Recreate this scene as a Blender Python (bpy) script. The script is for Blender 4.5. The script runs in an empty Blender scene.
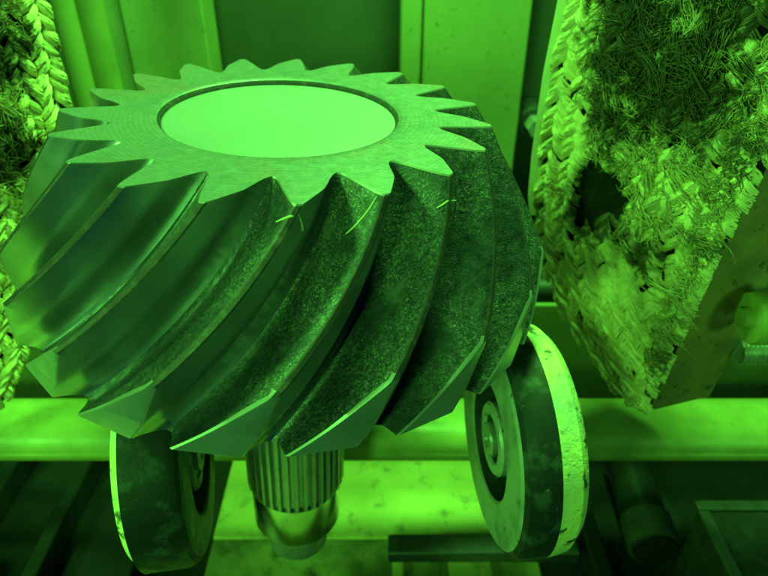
import bpy, math, random
import numpy as np
from mathutils import Matrix, Vector
random.seed(7); rng = np.random.default_rng(7)
S = 0.06                       # metres per model unit (1 unit = tip radius of the pinion's small end)
sc = bpy.context.scene; col = sc.collection

# ------------------------------------------------------------------ camera
FPX, PIT = 635.24, 0.5812
CAM = np.array([0.5463, -3.0133, 0.9978])
cd = bpy.data.cameras.new('camera'); cam = bpy.data.objects.new('camera', cd); col.objects.link(cam)
cd.lens = 36 * FPX / 768; cd.sensor_width = 36
cam.location = Vector(CAM * S); cam.rotation_euler = (math.pi / 2 - PIT, 0, 0)
cd.clip_start = 0.005; cd.clip_end = 50
cd.dof.use_dof = True; cd.dof.focus_distance = 2.75 * S; cd.dof.aperture_fstop = 20
sc.camera = cam

# ------------------------------------------------------------------ dim surroundings + lamps
w = bpy.data.worlds.new('World'); sc.world = w; w.use_nodes = True
w.node_tree.nodes['Background'].inputs[0].default_value = (0.0, 0.30, 0.55, 1)
w.node_tree.nodes['Background'].inputs[1].default_value = 0.045

def area(name, loc, target, size, power, colr, size_y=None):
    l = bpy.data.lights.new(name, 'AREA'); l.energy = power * S * S; l.size = size * S; l.color = colr
    if size_y: l.shape = 'RECTANGLE'; l.size_y = size_y * S
    o = bpy.data.objects.new(name, l); col.objects.link(o)
    o.location = Vector(loc) * S
    o.rotation_euler = (Vector(target) - Vector(loc)).to_track_quat('-Z', 'Y').to_euler()
    return o
GREEN = (0.165, 1.0, 0.11)
area('unseen_green_lamp', (1.3, 1.9, 4.6), (1.2, 1.1, -4), 0.8, 1300, GREEN, 2.0)
area('unseen_green_lamp', (-4.4, -0.4, 4.4), (1.0, 0.2, -1.2), 1.0, 520, GREEN)  # added high on the left to brighten the right pad
area('unseen_green_lamp', (-1.6, -5.2, 1.4), (2.0, 0.2, -1.4), 0.8, 245, GREEN)  # added front fill that reaches the lower part of the right pad
area('unseen_green_lamp', (-4.6, -2.6, -0.6), (-1.7, -1.0, -3.3), 0.8, 170, GREEN)  # added low fill, lights the bed mirrored in the left flanks
area('unseen_green_lamp', (5.6, -2.6, -1.2), (2.4, 0.2, -1.6), 0.8, 60, GREEN)  # added at the right to lift the copper plate

vs = sc.view_settings
vs.view_transform = 'Standard'; vs.look = 'None'; vs.exposure = 0; vs.gamma = 1
sc.render.engine = 'CYCLES'; sc.render.resolution_x = 1024; sc.render.resolution_y = 768

# ------------------------------------------------------------------ pixel -> point helpers
Fv = np.array([0, math.cos(PIT), -math.sin(PIT)]); Rv = np.array([1., 0, 0]); Uv = np.cross(Rv, Fv)
def ray(x, y): return Fv + Rv * (x - 384) / FPX - Uv * (y - 288) / FPX
def ony(x, y, Y): d = ray(x, y); return CAM + d * (Y - CAM[1]) / d[1]
def onz(x, y, Z): d = ray(x, y); return CAM + d * (Z - CAM[2]) / d[2]
def onplane(x, y, P, n): d = ray(x, y); return CAM + d * (np.dot(P - CAM, n) / np.dot(d, n))

# ------------------------------------------------------------------ object helpers
def mk(name, V, Fc, mat, parent=None, sharp=35, mats=None, midx=None):
    me = bpy.data.meshes.new(name)
    me.from_pydata([tuple(map(float, np.asarray(v) * S)) for v in V], [], Fc)
    for m in (mats or [mat]): me.materials.append(m)
    if midx is not None: me.polygons.foreach_set('material_index', midx)
    me.polygons.foreach_set('use_smooth', [True] * len(me.polygons))
    me.validate(); me.update()
    if sharp: me.set_sharp_from_angle(angle=math.radians(sharp))
    o = bpy.data.objects.new(name, me); col.objects.link(o)
    if parent: o.parent = parent
    return o
def empty(name, loc=(0, 0, 0), label=None, cat=None, group=None):
    o = bpy.data.objects.new(name, None); col.objects.link(o); o.location = Vector(loc) * S
    o.empty_display_size = 0.01
    if label: tag(o, label, cat, group)
    return o
def tag(o, label, cat, group=None):
    o['label'] = label; o['category'] = cat
    if group: o['group'] = group
    return o
def bevel(o, wd, seg=2):
    m = o.modifiers.new('bevel', 'BEVEL'); m.width = wd * S; m.segments = seg; m.limit_method = 'ANGLE'
    m.angle_limit = math.radians(40); m.harden_normals = False
    return o
def boxm(a, b):
    (x0, y0, z0), (x1, y1, z1) = a, b
    V = [(x, y, z) for x in (x0, x1) for y in (y0, y1) for z in (z0, z1)]
    F = [(0, 1, 3, 2), (4, 6, 7, 5), (0, 4, 5, 1), (2, 3, 7, 6), (0, 2, 6, 4), (1, 5, 7, 3)]
    return V, F
def box(name, a, b, mat, parent=None, bv=0.02):
    V, F = boxm(a, b); o = mk(name, V, F, mat, parent, 30)
    if bv: bevel(o, bv)
    return o
def lathe(prof, n=96, axis='z', closed=False):
    """prof: list of (r, h); surface of revolution."""
    V, F = [], []; m = len(prof)
    for i in range(n):
        a = 2 * math.pi * i / n; c, s = math.cos(a), math.sin(a)
        for r, h in prof:
            V.append((r * c, r * s, h) if axis == 'z' else (h, r * c, r * s))
    for i in range(n):
        k = (i + 1) % n
        for j in range(m - 1):
            F.append((i * m + j, k * m + j, k * m + j + 1, i * m + j + 1))
    return V, F
def tube(path, r, n=8, cap=True, V=None, F=None):
    V = [] if V is None else V; F = [] if F is None else F
    P = [np.asarray(p, float) for p in path]; b0 = len(V); m = len(P)
    up = None
    for i, p in enumerate(P):
        t = P[min(i + 1, m - 1)] - P[max(i - 1, 0)]; t = t / (np.linalg.norm(t) + 1e-12)
        if up is None:
            up = np.cross(t, (0.31, 0.52, 0.79)); up /= np.linalg.norm(up)
        up = up - t * np.dot(up, t); up /= (np.linalg.norm(up) + 1e-12); si = np.cross(t, up)
        rr = r[i] if hasattr(r, '__len__') else r
        for k in range(n):
            a = 2 * math.pi * k / n
            V.append(p + rr * (math.cos(a) * up + math.sin(a) * si))
    for i in range(m - 1):
        for k in range(n):
            l = (k + 1) % n
            F.append((b0 + i * n + k, b0 + i * n + l, b0 + (i + 1) * n + l, b0 + (i + 1) * n + k))
    if cap:
        F.append(tuple(b0 + k for k in range(n))[::-1]); F.append(tuple(b0 + (m - 1) * n + k for k in range(n)))
    return V, F

# ------------------------------------------------------------------ materials
def mat(name, base, rough=0.5, metal=0.0, noise=None, rnoise=None, bump=None, spec=0.5, extra=None):
    """noise: list of (scale, lo, hi, colour, detail) colour overlays; scales are per model unit."""
    m = bpy.data.materials.new(name); m.use_nodes = True
    nt = m.node_tree; N = nt.nodes; L = nt.links
    b = N['Principled BSDF']; b.inputs['Roughness'].default_value = rough; b.inputs['Metallic'].default_value = metal
    b.inputs['Specular IOR Level'].default_value = spec
    b.inputs['Base Color'].default_value = (*base, 1)
    g = N.new('ShaderNodeNewGeometry')
    def ns(scale, detail=4, rgh=0.55, stretch=None):
        t = N.new('ShaderNodeTexNoise'); t.inputs['Scale'].default_value = scale / S
        t.inputs['Detail'].default_value = detail; t.inputs['Roughness'].default_value = rgh
        if stretch:
            mp = N.new('ShaderNodeMapping'); mp.inputs['Scale'].default_value = stretch
            L.new(g.outputs['Position'], mp.inputs['Vector']); L.new(mp.outputs[0], t.inputs['Vector'])
        else: L.new(g.outputs['Position'], t.inputs['Vector'])
        return t.outputs['Fac']
    def rmp(src, lo, hi, a=0., c=1.):
        r = N.new('ShaderNodeMapRange'); r.inputs[1].default_value = lo; r.inputs[2].default_value = hi
        r.inputs[3].default_value = a; r.inputs[4].default_value = c
        L.new(src, r.inputs[0]); return r.outputs[0]
    cur = None
    for it in (noise or []):
        scale, lo, hi, colr, det = it[:5]
        fac = rmp(ns(scale, det, 0.6, it[5] if len(it) > 5 else None), lo, hi)
        mx = N.new('ShaderNodeMix'); mx.data_type = 'RGBA'
        L.new(fac, mx.inputs[0])
        if cur is None: mx.inputs[6].default_value = (*base, 1)
        else: L.new(cur, mx.inputs[6])
        mx.inputs[7].default_value = (*colr, 1); cur = mx.outputs[2]
    if cur: L.new(cur, b.inputs['Base Color'])
    if rnoise:
        sc_, a, c_ = rnoise; L.new(rmp(ns(sc_, 4), 0.3, 0.7, a, c_), b.inputs['Roughness'])
    if bump:
        bs, strength, dist = bump[:3]
        bn = N.new('ShaderNodeBump'); bn.inputs['Strength'].default_value = strength; bn.inputs['Distance'].default_value = dist * S
        L.new(ns(bs, 3, 0.6, bump[3] if len(bump) > 3 else None), bn.inputs['Height']); L.new(bn.outputs[0], b.inputs['Normal'])
    if extra: extra(nt, b, g)
    return m

STEEL = (0.42, 0.42, 0.42)
M = {}
M['flank_smooth'] = mat('ground steel flank', (0.38, 0.42, 0.44), 0.3, 0.95, [(3, .45, .75, (0.30, 0.34, 0.37), 4), (45, .74, .80, (0.6, 0.6, 0.5), 2)], (4, 0.28, 0.36), (90, .05, .003))
M['flank_rough'] = mat('unground steel flank with particle film', (0.032, 0.038, 0.042), 0.42, 0.5,
                       [(70, .46, .72, (0.13, 0.145, 0.105), 3), (120, .60, .74, (0.32, 0.36, 0.21), 2), (2.2, .42, .62, (0.018, 0.024, 0.027), 6), (7, .60, .72, (0.07, 0.075, 0.06), 6)], (30, 0.3, 0.6), (110, .35, .006))
M['heel'] = mat('turned steel heel', (0.36, 0.38, 0.36), 0.33, 0.7, [(4, .42, .7, (0.24, 0.26, 0.26), 5)], (8, .28, .45), (70, .12, .004))
M['land'] = mat('dark steel tooth land', (0.045, 0.038, 0.034), 0.55, 0.5, [(30, .5, .7, (0.08, 0.07, 0.06), 3), (4, .6, .72, (0.2, 0.14, 0.11), 4)])
M['edge'] = mat('bright steel chamfer', (0.26, 0.26, 0.22), 0.45, 0.6)
M['face'] = mat('turned steel end face', (0.16, 0.165, 0.175), 0.5, 0.4, [(2.2, .42, .68, (0.115, 0.13, 0.145), 5), (1.3, .52, .68, (0.21, 0.13, 0.12), 4), (45, .5, .7, (.19, .195, .19), 3)], (20, .36, .5), (80, .12, .004))
M['disc'] = mat('smooth faced steel disc', (0.225, 0.235, 0.25), 0.5, 0.3, [(0.8, .4, .7, (0.20, 0.21, 0.215), 3)])
M['bore'] = mat('dark recess wall', (0.03, 0.032, 0.03), 0.7, 0.0, [(25, .5, .7, (0.06, 0.06, 0.05), 3)], spec=.15)
M['spline'] = mat('spline steel', (0.42, 0.43, 0.42), 0.38, 0.7, [(12, .45, .7, (0.32, 0.33, 0.32), 3)])
M['journal'] = mat('polished journal steel', (0.75, 0.75, 0.70), 0.2, 1.0, [(3, .5, .7, (0.68, 0.68, 0.64), 3)])
M['crack'] = mat('fluorescent particle line', (0.5, 0.54, 0.22), 0.7, 0.0)
M['wall_light'] = mat('dull cream painted sheet', (0.22, 0.26, 0.09), 0.5, 0.0, [(0.9, .38, .68, (0.155, 0.19, 0.065), 6), (14, .60, .72, (0.11, 0.13, 0.045), 5)], (3, .4, .6), (20, .08, .01))
M['bed'] = mat('pale bed plate', (0.70, 0.64, 0.18), 0.5, 0.0, [(0.9, .4, .65, (0.46, 0.44, 0.13), 6), (5, .55, .7, (0.25, 0.25, 0.09), 5)])
M['shadow_sheet'] = mat('shadow toned sheet', (0.42, 0.41, 0.14), 0.45, 0.0, [(1.1, .40, .60, (0.14, 0.15, 0.06), 6), (4, .5, .7, (0.08, 0.09, 0.04), 5)])  # dark mottled tone takes the place of gear and shaft shadow
M['post'] = mat('green grey post paint', (0.24, 0.28, 0.09), 0.4, 0.0, [(2, .42, .68, (0.17, 0.19, 0.06), 5)])
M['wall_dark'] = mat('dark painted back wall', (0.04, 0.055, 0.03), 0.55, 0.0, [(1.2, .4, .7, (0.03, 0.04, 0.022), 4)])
M['black'] = mat('black rubber and dark steel', (0.02, 0.022, 0.02), 0.5, 0.0, [(8, .5, .7, (0.035, 0.04, 0.035), 3)])
M['rubber'] = mat('worn black rubber tread', (0.010, 0.013, 0.014), 0.42, 0.0, [(7, .52, .66, (0.04, 0.055, 0.045), 6), (20, .69, .76, (0.16, 0.18, 0.12), 4)], (9, .5, .75), (16, .2, .012), spec=.3)
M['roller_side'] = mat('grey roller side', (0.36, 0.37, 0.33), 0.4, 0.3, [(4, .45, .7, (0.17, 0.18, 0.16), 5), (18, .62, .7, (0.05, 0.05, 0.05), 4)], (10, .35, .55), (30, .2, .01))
M['dim_side'] = mat('dim roller side', (0.07, 0.08, 0.07), 0.45, 0.2, [(4, .45, .7, (0.04, 0.045, 0.04), 5)], (10, .35, .55))  # darker roller side, the left roller's shade put into the colour
M['pale_edge'] = mat('pale worn roller edge', (0.72, 0.66, 0.25), 0.5, 0.0, [(10, .56, .62, (0.06, 0.07, 0.05), 7), (3, .5, .7, (0.45, 0.47, 0.36), 4)], None, (25, .5, .02))
M['rail'] = mat('pale plastic coated rail', (0.38, 0.41, 0.11), 0.42, 0.0, [(1.6, .38, .62, (0.22, 0.25, 0.065), 6), (10, .63, .72, (0.28, 0.27, 0.07), 5)], (4, .35, .55), (18, .12, .015))
M['copper_plate'] = mat('oxidised copper plate', (0.36, 0.22, 0.08), 0.45, 0.4, [(2.5, .42, .66, (0.18, 0.13, 0.06), 6), (11, .60, .70, (0.05, 0.05, 0.03), 5)], (5, .35, .6), (12, .15, .02))
M['pad_core'] = mat('scorched pad core', (0.012, 0.012, 0.008), 0.8, 0.0, [(10, .5, .7, (0.025, 0.024, 0.013), 4)], spec=0.0)
M['wire'] = mat('braided copper wire', (0.85, 0.72, 0.32), 0.5, 0.1, [(1.5, .56, .68, (0.45, 0.37, 0.16), 4), (2.4, .62, .70, (0.09, 0.08, 0.045), 5), (26, .55, .8, (0.5, 0.43, 0.24), 3)])
M['fray'] = mat('frayed scorched wire', (0.5, 0.42, 0.19), 0.5, 0.2, [(2.2, .46, .60, (0.16, 0.135, 0.06), 5), (14, .58, .70, (0.7, 0.6, 0.28), 3)])
M['strip'] = mat('pale pad edging', (0.60, 0.58, 0.28), 0.5, 0.1, [(2, .4, .7, (0.5, 0.48, 0.33), 4)])
M['floor'] = mat('wet dark tray floor', (0.022, 0.026, 0.024), 0.3, 0.2, [(1.2, .4, .7, (0.012, 0.015, 0.014), 5)], (2, .2, .5))
M['bolt'] = mat('zinc bolt', (0.42, 0.43, 0.38), 0.35, 0.7, [(12, .5, .7, (0.25, 0.26, 0.22), 4)])

# ------------------------------------------------------------------ setting
fl = box('tray_floor', (-9, -4, -4.45), (9, 5, -4.3), M['floor'], bv=0); fl['kind'] = 'structure'
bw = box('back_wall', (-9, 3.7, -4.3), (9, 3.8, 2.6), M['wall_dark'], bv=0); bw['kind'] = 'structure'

def xs(px, Y, py=20): return ony(px, py, Y)[0]
YW = 3.2
p = empty('cabinet_panel', (xs(150, YW), YW, -2.4), 'pale upright cabinet panel left of the dark opening', 'panel')
def pbox(name, x0, x1, y0, y1, z0, z1, m, par, bv=0.02):
    l = np.array(par.location) / S
    return box(name, np.array((x0, y0, z0)) - l, np.array((x1, y1, z1)) - l, m, par, bv)
pbox('sheet', xs(122, YW), xs(204, YW), YW, YW + .45, -2.4, 2.2, M['wall_light'], p)
pbox('flange', xs(96, YW), xs(121, YW), YW + .05, YW + .45, -2.4, 2.2, M['wall_light'], p)
p = empty('cabinet_panel', (xs(460, YW), YW, -2.4), 'pale upright cabinet panel with raised edge right of the dark opening', 'panel')
pbox('sheet', xs(424, YW), xs(531, YW), YW, YW + .45, -2.4, 2.2, M['wall_light'], p)
pbox('flange', xs(401, YW), xs(423, YW), YW + .06, YW + .45, -2.4, 2.2, M['wall_light'], p)
b = ony(533, 122, 3.35)
p = empty('wall_bolt', b, 'small dark bolt in the gap beside the right pad', 'bolt')
V, F = lathe([(0, -.22), (.09, -.22), (.10, -.2), (.10, 0)], 6); o = mk('head', [(x, z, y) for x, y, z in V], F, M['bolt'], p)
V, F = lathe([(0, -.05), (.15, -.05), (.16, -.03), (.16, .3)], 24); o = mk('washer', [(x, z, y) for x, y, z in V], F, M['black'], p)

# upright posts at the left
def post(px, Y, r, label, m):
    x = xs(px, Y, 40)
    V, F = tube([(x, Y, -2.6), (x, Y, 2.2)], r, 24)
    o = mk('upright_post', V, F, m); tag(o, label, 'post', 'upright posts beside the left pad'); return o
post(93, 2.5, 0.15, 'bright round upright post nearest the left cabinet panel', M['post'])
post(66, 2.3, 0.13, 'duller round upright post between bright post and left pad', M['post'])
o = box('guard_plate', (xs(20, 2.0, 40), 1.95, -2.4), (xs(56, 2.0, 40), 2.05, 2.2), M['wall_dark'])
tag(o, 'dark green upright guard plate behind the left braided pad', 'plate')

# splash sheet, rod and rail behind the rollers
o = box('splash_sheet', (-4.5, 1.80, -4.28), (4.8, 1.86, -2.35), M['wall_light']); tag(o, 'pale low splash sheet behind the horizontal rail', 'sheet')
o = mk('tie_rod', *tube([(-4.5, 1.55, -2.02), (4.8, 1.55, -2.02)], .11, 20), M['black']); tag(o, 'thin dark horizontal rod below the right pad, behind gear', 'rod')
za = ony(650, 440, .47)[2]; zb = ony(650, 470, .47)[2]
o = box('support_rail', (-5, .47, zb), (5.5, onz(650, 390, za)[1], za), M['rail'], bv=0); bevel(o, .185, 10)
tag(o, 'thick pale horizontal rail running behind both rollers', 'rail')

o = box('added_bed', (-7, -1.6, -3.5), (1.3, -.42, -3.3), M['bed'], bv=.05); tag(o, 'unseen pale bed added in front of and below the gear, mirrored in its teeth', 'bed')  # added out of view, shaped for reflections in flanks and journal
o = box('added_bed_wing', (-7, -.445, -3.5), (-3.0, .4, -3.3), M['bed'], bv=.05); tag(o, 'added pale bed wing left of the tray bars, out of view, mirrored in the teeth', 'bed')  # added out of view, extends the plate that the teeth reflect
# base plate between rollers + grating bars
o = box('base_plate', (-1.05, .66, -4.27), (1.95, 1.7, -4.205), M['bed'], bv=.01); tag(o, 'pale base plate on the tray floor behind the splined shaft', 'plate')
o = box('cross_bar', (.58, .22, -3.93), (2.2, .42, -3.80), M['black']); tag(o, 'dark cross bar low over the base plate, right of shaft', 'bar')
o = box('shadow_sheet', (-1.05, -.7, -4.29), (1.95, .655, -4.22), M['shadow_sheet'], bv=.02); tag(o, 'tray floor sheet around the shaft end, coloured dark for the shadows there', 'sheet')  # dark sheet stands for the soft shadow around the shaft
for x0, x1, lab in ((.62, .72, 'narrow'), (1.12, 1.5, 'wide')):
    o = box('floor_slat', (x0, -.6, -4.216), (x1, .60, -4.15), M['bed'], bv=.02); tag(o, f'{lab} pale slat on the tray floor in front of the dark cross bar', 'slat', 'pale slats near the right roller')
for i, (x, lab) in enumerate([(-3.3, 'outermost'), (-2.55, 'middle'), (-1.75, 'innermost')]):
    o = box('tray_bar', (x, -1.5, -4.28), (x + .14, 1.75, -4.0), M['floor'])
    tag(o, f'{lab} of three dark tray bars left of the left roller', 'bar', 'dark bars on the tray floor')
o = box('tray_bar', (2.35, -1.5, -4.28), (2.5, 1.75, -4.0), M['floor']); tag(o, 'dark tray bar running away right of the right roller', 'bar', 'dark bars on the tray floor')
q = ony(655, 520, .55)
p = empty('drain_pipe', (q[0], .3, q[2] - .2), 'short dark pipe with dim pale collar right of the right roller', 'pipe')
mk('barrel', *tube([(0, .08, 0), (.05, 1.2, 0)], .20, 32), M['floor'], p)
mk('collar', *tube([(-.01, .10, 0), (.01, .40, 0)], .225, 32), M['dim_side'], p)
q = ony(700, 503, .3)
p = empty('tray_box', (q[0], .3, -4.28), 'dark open box with thin bright rim at bottom right corner', 'box')
pbox('body', q[0], q[0] + 2.5, -1.5, .3, -4.28, q[2] - .03, M['black'], p)
pbox('rim', q[0] - .03, q[0] + 2.5, .24, .33, q[2] - .03, q[2], M['dim_side'], p, .01)
pbox('side_rim', q[0] - .04, q[0] + .05, -1.5, .235, q[2] - .03, q[2], M['dim_side'], p, .01)

# ------------------------------------------------------------------ spiral bevel pinion
ROLL = 0.0571
Rr = math.cos(ROLL) * Rv + math.sin(ROLL) * Uv; Ur = -math.sin(ROLL) * Rv + math.cos(ROLL) * Uv
Q = np.outer(Rv, Rr) + np.outer(Uv, Ur) + np.outer(Fv, Fv)
g0 = CAM + Q @ (-CAM)
gear = empty('bevel_pinion', g0, 'large steel pinion with spiral teeth and splined shaft, sitting over two rollers', 'gear')
gear.rotation_euler = Matrix(Q.tolist()).to_euler()

def turned(m, amp, scale):          # concentric tool marks round the pinion axis
    nt = m.node_tree; N = nt.nodes; L = nt.links; b = N['Principled BSDF']
    tc = N.new('ShaderNodeTexCoord'); tc.object = gear
    wv = N.new('ShaderNodeTexWave'); wv.wave_type = 'RINGS'; wv.rings_direction = 'Z'; wv.inputs['Scale'].default_value = scale / S
    wv.inputs['Distortion'].default_value = .6; wv.inputs['Detail'].default_value = 3; wv.inputs['Detail Scale'].default_value = 2
    L.new(tc.outputs['Object'], wv.inputs['Vector'])
    src = b.inputs['Base Color'].links[0].from_socket
    mx = N.new('ShaderNodeMix'); mx.data_type = 'RGBA'; mx.blend_type = 'MULTIPLY'; mx.inputs[0].default_value = amp
    L.new(src, mx.inputs[6]); L.new(wv.outputs['Color'], mx.inputs[7]); L.new(mx.outputs[2], b.inputs['Base Color'])
turned(M['face'], .13, 14); turned(M['disc'], .025, 9)

NT = 19; PER = 2 * math.pi / NT; PH = -1.3457; ZB = 0.896; RC = 1.362
def root(s): return .765 + .567 * s
def depth(s): return .25 + .0225 * s
def phi(s): return -.6737 * s - .0487 * s * s * 1.9
hL = np.array([0, .02, .06, .12, .2, .35, .55, .8, 1.0]); uLv = np.array([-.30, -.262, -.234, -.212, -.195, -.165, -.125, -.080, -.03])
hR = np.array([0, .02, .08, .18, .32, .54, .62, .8, .9, 1.0]); uRv = np.array([.70, .655, .595, .53, .465, .36, .30, .175, .115, .05])
def UL(h): return np.interp(h, hL, uLv)
def UR(h): return np.interp(h, hR, uRv)
sB = (RC - 1.015) / .5895
rows = sorted(set([.006] + list(np.linspace(0, sB, 30)) + list(np.linspace(sB, ZB, 22))))
nl, nr = 12, 14
sl = np.linspace(0, 1, nl) ** 1.5; sr = np.linspace(1, 0, nr) ** 1.3
V = []; tagcol = None
for s in rows:
    ht = min(1, (RC - root(s)) / depth(s))
    ch = .018 + (.034 * math.exp(-((s - sB - .05) / .09) ** 2) if s > sB - .05 else 0) + (.004 if s > sB else 0)
    pts = []
    for k in sl: h = k * (ht - ch * 1.0); pts.append((float(UL(h)), h))
    pts.append((float(UL(ht)) + .014 + (.01 if s > sB else 0), ht))                     # chamfer to land
    pts.append((float(UR(ht)) - .014, ht))
    for k in sr: h = k * (ht - .02); pts.append((float(UR(h)), h))
    row = []
    for u, h in pts:
        r = root(s) + depth(s) * h; th = u * PER + phi(s)
        row.append((r * math.cos(th), r * math.sin(th), -s))
    V += row
m = nl + 2 + nr; F = []; mi = []
for i in range(len(rows) - 1):
    for j in range(m - 1):
        F.append((i * m + j, (i + 1) * m + j, (i + 1) * m + j + 1, i * m + j + 1))
        if i == 0: mi.append(4)
        elif j < nl - 1: mi.append(0)
        elif j == nl - 1: mi.append(4 if rows[i] > sB - .03 else 3)
        elif j == nl: mi.append(3 if rows[i] < sB - 1e-6 else 2)
        elif j == nl + 1: mi.append(3 if rows[i] < sB - 1e-6 else 2)
        else: mi.append(1)
RI = 0.62
def cap(i, z, flip):
    # strip from profile row to inner arc
    b = len(V); s = rows[i]
    for j in range(m):
        t = j / (m - 1); th = (-.30 + t) * PER + phi(s); V.append((RI * math.cos(th), RI * math.sin(th), z))
    for j in range(m - 1):
        f = (i * m + j, i * m + j + 1, b + j + 1, b + j)
        F.append(f if not flip else f[::-1]); mi.append(5 if not flip else 2)
cap(0, 0, False); cap(len(rows) - 1, -ZB, True)
t0 = mk('tooth', V, F, None, gear, 28, [M['flank_rough'], M['flank_smooth'], M['heel'], M['land'], M['edge'], M['face']], mi)
for k in range(NT):
    o = t0 if k == 0 else t0.copy()
    if k: col.objects.link(o); o.parent = gear
    o.rotation_euler = (0, 0, PH + k * PER)
# end face ring + recess + disc
RD = .5587
mk('end_ring', *lathe([(RI, 0), (RD + .022, 0), (RD + .012, -.006)], 192), M['face'], gear)
mk('recess_wall', *lathe([(RD + .012, -.006), (RD, -.018), (RD - .004, -.03)], 192), M['bore'], gear)
V, F = lathe([(RD - .004, -.03), (RD - .02, -.028), (RD * .5, -.028), (0.001, -.028)], 192)
mk('end_disc', V, F, M['disc'], gear)
mk('underside', *lathe([(RI, -ZB), (.48, -ZB), (.40, -ZB - .06), (.34, -ZB - .07)], 96), M['heel'], gear)
# spline
NS = 36; V = []; F = []
zs = [-ZB - .05, -2.2, -2.58, -2.63]; rs = [0, 0, 0, -.03]
prof = [(-.5, 0), (-.28, 0), (-.18, 1), (.18, 1), (.28, 0)]
for z, dr in zip(zs, rs):
    for k in range(NS):
        for u, h in prof:
            r = .30 + .035 * h + dr; a = (k + u) * 2 * math.pi / NS
            V.append((r * math.cos(a), r * math.sin(a), z))
n = NS * 5
for i in range(3):
    for j in range(n): F.append((i * n + j, (i + 1) * n + j, (i + 1) * n + (j + 1) % n, i * n + (j + 1) % n))
mk('spline', V, F, M['spline'], gear, 25)
mk('journal', *lathe([(.26, -2.62), (.31, -2.62), (.31, -2.98), (.30, -3.0), (.20, -3.01)], 96), M['journal'], gear)
mk('shaft_tip', *lathe([(.22, -3.0), (.22, -3.28), (.19, -3.32), (.001, -3.32)], 96), M['spline'], gear)

# fluorescent crack indications: thin lines of particles hugging the tooth surfaces
bpy.context.view_layer.update(); dg = bpy.context.evaluated_depsgraph_get()
def indication(pixels, r):
    P = []
    for x, y in pixels:
        d = Vector(ray(x, y)).normalized(); o_ = Vector(CAM * S)
        hit, loc, nor, *_ = sc.ray_cast(dg, o_, d)
        if hit: P.append(Q.T @ (np.array(loc - d * 0.0001) / S - g0))
    if len(P) > 1: mk('indication_line', *tube(P, [r * .6] + [r] * (len(P) - 2) + [r * .5], 6), M['crack'], gear)
indication([(346, 234), (352, 229), (358, 223), (364, 216), (370, 208), (377, 196)], .0036)
indication([(276, 222), (283, 219), (290, 216.5), (299, 215)], .0035)
indication([(437, 208), (443, 204.5), (448, 201), (456, 200.5)], .0035)
indication([(300, 217), (302, 224), (303, 231)], .002)

# ------------------------------------------------------------------ rollers
def roller(cpx, Y, rad, wid, side, yaw, label, tf=.52, sm='roller_side'):
    c = ony(*cpx, Y)
    e = empty('support_roller', c, label, 'roller', 'rollers under the gear')
    e.rotation_euler = (0, 0, yaw)
    s = side                       # local +x * s = away from the shaft
    def lx(prof, name, m, n=96, sharp=30, par=e):
        V, F = lathe([(r, h * s) for r, h in prof], n, 'x'); return mk(name, V, F, m, par, sharp)
    w_ = wid
    lx([(rad - .05, 0.012), (rad - .02, .03), (rad, .07), (rad, w_ * tf)], 'tyre', M['rubber'])
    lx([(rad + .002, w_ * tf), (rad - .015, w_ * .82), (rad - .06, w_ * .95), (rad - .12, w_), (.3, w_)], 'pale_edge', M['pale_edge'])
    sp = lx([(rad - .05, .012), (rad - .07, 0), (.36, 0), (.345, .012)], 'side_plate', M[sm])
    lx([(.345, .01), (.33, .16), (.20, .16)], 'hub_recess', M['black'])
    lx([(.215, .16), (.215, .03), (.20, .015), (.15, .015), (.14, .03)], 'bearing_ring', M[sm])
    lx([(.14, .05), (.10, .05), (.10, .03)], 'bearing_seal', M['black'])
    lx([(.10, .035), (.10, .0), (.085, -.012), (.045, -.012), (.04, .01), (0.001, .01)], 'axle_end', M['bolt'])
    return e
roller((488, 439), -.42, .66, .36, 1, math.radians(7), 'black tyred roller with pale rim right of the splined shaft')
roller((200, 452), -.42, .62, .36, -1, math.radians(9), 'black tyred roller in shade left of the splined shaft', .82, 'dim_side')

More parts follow.
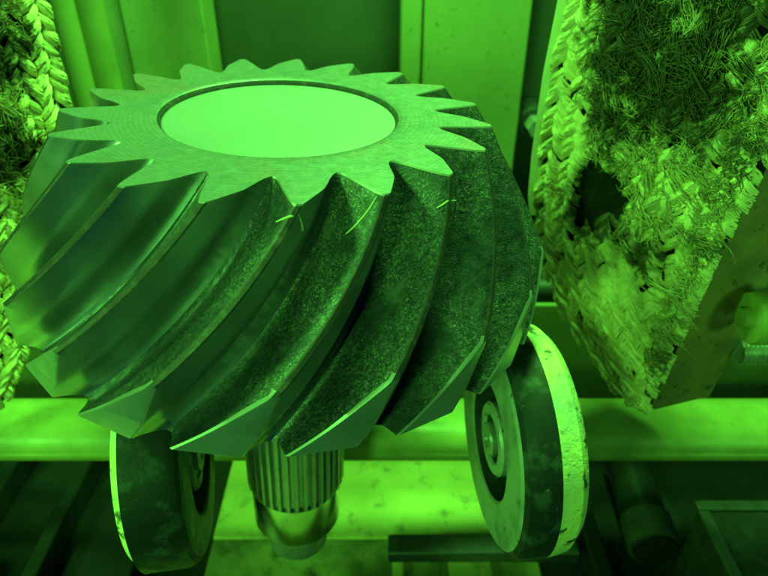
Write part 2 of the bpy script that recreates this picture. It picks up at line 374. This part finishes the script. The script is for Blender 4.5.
# ------------------------------------------------------------------ braided copper contact pads
def pad(K, ang, outline, mirror, off, label, ncol, seed, hole=None):
    r_ = np.random.default_rng(seed)
    sg = -1 if mirror else 1
    n = np.array([-math.cos(ang) * sg, -math.sin(ang), 0]); t = np.array([math.sin(ang) * sg, -math.cos(ang), 0]); up = np.array([0, 0, 1.])
    K = np.asarray(K, float)
    e = empty('contact_pad', K, label, 'contact pad', 'braided contact pads either side of the gear')
    P2 = []
    for px, py in outline:
        X = onplane(px, py, K, n) - K; P2.append((X @ t, X[2]))
    P2 = np.array(P2)
    # core block: outline extruded by off
    off = np.asarray(off); m_ = len(P2)
    fr = [a * t + b * up - n * .0 for a, b in P2]; bk = [v + off for v in fr]
    F = [tuple(range(m_)), tuple(range(m_, 2 * m_))[::-1]] + [(i, m_ + i, m_ + (i + 1) % m_, (i + 1) % m_) for i in range(m_)]
    mi = [0, 1] + [1] * m_
    bevel(mk('backing_block', fr + bk, F, None, e, 30, [M['pad_core'], M['copper_plate']], mi), .012)
    # left/right borders as function of height
    zz = np.linspace(P2[:, 1].min() + .06, P2[:, 1].max() - .02, 70)
    def cross(z):
        xs_ = []
        for i in range(m_):
            (a0, b0), (a1, b1) = P2[i], P2[(i + 1) % m_]
            if (b0 - z) * (b1 - z) < 0: xs_.append(a0 + (a1 - a0) * (z - b0) / (b1 - b0))
        return (min(xs_), max(xs_)) if len(xs_) >= 2 else None
    B = [(z, cross(z)) for z in zz]; B = [(z, *c) for z, c in B if c]
    Bz = np.array([b[0] for b in B]); Bl = np.array([b[1] for b in B]); Br = np.array([b[2] for b in B])
    def P(a, z, d): return a * t + z * up + n * d
    ztop, zbot = Bz.max(), Bz.min()
    cw = .165
    for c in list(range(ncol)) + [-1]:          # -1: the plait sewn along the near edge
        V, F = [], []
        z = zbot
        while z < ztop - .02:
            l, r = np.interp(z, Bz, Bl), np.interp(z, Bz, Br)
            pitch = .075; hw = cw * .5
            if (c >= 0 and l + cw * (c + .95) > r) or (c < 0 and r - l < cw * .6): z += pitch; continue
            for sd in (-1, 1):
                zz0 = z + (pitch * .5 if sd > 0 else 0)
                sink = 0
                if hole is not None:
                    hv = ((l + cw * (c + .5) if c >= 0 else r) - hole[0]) ** 2 / hole[2] ** 2 + (zz0 - hole[1]) ** 2 / hole[3] ** 2
                    sink = .12 * max(0, min(1, 1.8 - 1.3 * hv + r_.normal(0, .2)))
                nw = 7
                jit = r_.normal(0, .013, 3); tw = r_.normal(0, .15)
                for wi in range(nw):
                    wv = (wi - (nw - 1) / 2); o_ = wv * pitch * .155
                    pts = []
                    for q in np.linspace(0, 1, 6):
                        zz1 = zz0 + o_ * (1 + tw) + pitch * 1.35 * q ** 1.2 + jit[1] + r_.normal(0, .003)
                        le = np.interp(zz1, Bz, Bl) if c >= 0 else np.interp(zz1, Bz, Br) - cw * .46
                        a = le + cw * (c + .5 if c >= 0 else 0) + sd * hw * (1.12 - 1.35 * q) + jit[0]
                        d = .015 + .065 * math.sin(math.pi * min(1, .12 + .8 * q)) * (1 - .35 * (abs(wv) / 3) ** 2) + jit[2] * .6 + r_.normal(0, .003) - sink
                        pts.append(P(a, zz1, d))
                    tube(pts, [.007, .0092, .0098, .0098, .0092, .006], 4, False, V, F)
            z += pitch
        if V: mk('braid', V, F, M['wire'], e, 0)
    # frayed loose wires, thickest over the worn middle of the pad
    V, F = [], []
    for i in range(900):
        z = r_.uniform(zbot + .1, ztop); l, r = np.interp(z, Bz, Bl), np.interp(z, Bz, Br)
        fz = (z - zbot) / (ztop - zbot)
        edge_tuft = r_.random() < .22
        if edge_tuft and z < zbot + .3: continue
        q = r_.uniform(.86, .96) if edge_tuft else r_.normal(.52 + .10 * (fz - .6), .17)
        if not edge_tuft and (q < .16 or q > .93 or r_.random() > (fz - .30) * 2.0): continue
        a0 = np.array([l + (r - l) * q, z, .07 + .03 * r_.random()])
        dr = r_.normal(0, 1, 3) * (.7, 1.0, .22); dr /= np.linalg.norm(dr); dr[2] = abs(dr[2])
        if edge_tuft: dr = np.array([.9, r_.normal(-.35, .3), r_.normal(-.1, .2)])
        if hole is not None and (a0[0] - hole[0]) ** 2 / (hole[2] * 1.2) ** 2 + (z - hole[1]) ** 2 / (hole[3] * 1.1) ** 2 < 1: continue
        cv = r_.normal(0, 1.5, 3) * (1, 1, .35); ln0 = r_.uniform(.04, .13) * (.5 if edge_tuft else 1)
        for k_ in range(int(r_.integers(5, 13))):
            b0 = a0 + r_.normal(0, .022, 3) * (1, 1, .4); d_ = dr + r_.normal(0, .16, 3); c_ = cv + r_.normal(0, .25, 3) * (1, 1, .4)
            ln_ = ln0 * r_.uniform(.5, 1.15); pts = []
            wa, wp, wf = r_.uniform(.003, .014), r_.uniform(0, 6.3), r_.uniform(5, 11)
            for k in np.linspace(0, 1, 8):
                v = b0 + d_ * ln_ * k + c_ * ln_ * k * k * .6 + wa * np.array([math.sin(wp + wf * k), math.cos(wp * 1.7 + wf * k), 0]); v[2] = max(.05, min(v[2], .115)); pts.append(P(*v))
            tube(pts, [.0034, .0038, .004, .004, .004, .0038, .0034, .0025], 3, False, V, F)
    o = mk('frayed_wires', V, F, M['fray'], e, 0); o['kind'] = 'stuff'
    # smooth edging strip along the far upright side
    if mirror: return e
    V, F = [], []
    side_ = [(a, z) for z, a in zip(Bz, Bl if not mirror else Bl) if z > np.interp(.35, [0, 1], [zbot, ztop])]
    tube([P(a - .05, z, -.03) for a, z in side_], .06, 12, True, V, F)
    mk('edge_strip', V, F, M['strip'], e, 30)
    return e

OUT_R = [(578, -60), (572, 0), (555, 80), (543, 160), (539, 200), (545, 262), (567, 312), (602, 364), (630, 403), (640, 412), (649, 411), (690, 322), (738, 218), (772, 160), (815, 60), (840, -60)]
KR = ony(645, 412, .15)
nR = np.array([-math.cos(math.radians(38)), -math.sin(math.radians(38)), 0]); tR = np.array([math.sin(math.radians(38)), -math.cos(math.radians(38)), 0])
hX = onplane(600, 200, KR, nR) - KR
pad(KR, math.radians(38), OUT_R, False, (.55, .25, -.10), 'frayed braided copper contact pad at the right, scorched in its middle', 13, 3, (hX @ tR, hX[2], .17, .26))
OUT_L = [(40, -60), (43, 0), (55, 60), (70, 128), (66, 190), (45, 290), (27, 345), (5, 400), (-12, 420), (-22, 418), (-80, 300), (-160, 180), (-215, 60), (-240, -60)]
KL = ony(-15, 418, .15)
pad(KL, math.radians(38), OUT_L, True, (-.55, .25, -.10), 'frayed braided copper contact pad at the left picture edge', 13, 5)

# scorch marks burnt into the pads: stains round the arc-burn spots, broken up by noise
def scorch(m, spots, colr):
    nt = m.node_tree; N = nt.nodes; L = nt.links; b = N['Principled BSDF']
    g = N.new('ShaderNodeNewGeometry'); nz = N.new('ShaderNodeTexNoise'); nz.inputs['Scale'].default_value = 8 / S; nz.inputs['Detail'].default_value = 6
    nz.inputs['Roughness'].default_value = .7
    L.new(g.outputs['Position'], nz.inputs['Vector'])
    src = b.inputs['Base Color'].links[0].from_socket
    for c, r in spots:
        vd = N.new('ShaderNodeVectorMath'); vd.operation = 'DISTANCE'; vd.inputs[1].default_value = tuple(np.asarray(c) * S)
        L.new(g.outputs['Position'], vd.inputs[0])
        a = N.new('ShaderNodeMath'); a.operation = 'MULTIPLY_ADD'; a.inputs[1].default_value = 1 / (r * S)
        L.new(vd.outputs['Value'], a.inputs[0])
        k = N.new('ShaderNodeMath'); k.operation = 'MULTIPLY_ADD'; k.inputs[1].default_value = -2.6; k.inputs[2].default_value = 1.3
        L.new(nz.outputs['Fac'], k.inputs[0]); L.new(k.outputs[0], a.inputs[2])
        mr = N.new('ShaderNodeMapRange'); mr.inputs[1].default_value = 1.15; mr.inputs[2].default_value = .75
        L.new(a.outputs[0], mr.inputs[0])
        mx = N.new('ShaderNodeMix'); mx.data_type = 'RGBA'; L.new(mr.outputs[0], mx.inputs[0]); L.new(src, mx.inputs[6])
        mx.inputs[7].default_value = (*colr, 1); src = mx.outputs[2]
    L.new(src, b.inputs['Base Color'])
SP = [(onplane(x, y, KR, nR), r) for x, y, r in ((600, 205, .26), (640, 30, .34), (690, 85, .32), (620, 120, .2), (650, 250, .13), (740, 20, .2))]
SP += [(onplane(x, y, KL, nR * (-1, 1, 1)), r) for x, y, r in ((-5, 55, .22), (5, 150, .22))]
scorch(M['wire'], SP, (.07, .055, .022)); scorch(M['fray'], SP, (.06, .048, .02))

# studs beside the right pad
q = ony(757, 318, .1)
p = empty('clamp_stud', q, 'pale round clamp stud beside the right pad plate', 'stud')
mk('shank', [(z, x, y) for x, y, z in lathe([(.10, -.02), (.10, .9)], 32)[0]], lathe([(.10, -.02), (.10, .9)], 32)[1], M['rail'], p)
V, F = lathe([(0.001, -.10), (.06, -.10), (.07, -.05), (.155, -.05), (.165, -.03), (.165, .06), (.10, .06)], 48)
mk('collar', [(z, x, y) for x, y, z in V], F, M['rail'], p)
q = ony(760, 352, .35)
pr = []
for i in range(40): pr += [(.085, i * .03), (.07, i * .03 + .015)]
V, F = lathe([(0.001, 0)] + pr, 32)
o = mk('threaded_rod', [(q[0] - .15 + z, .35 + x, q[2] + y) for x, y, z in V], F, M['bolt'], None, 20); tag(o, 'threaded rod below the clamp stud at the right edge', 'rod')
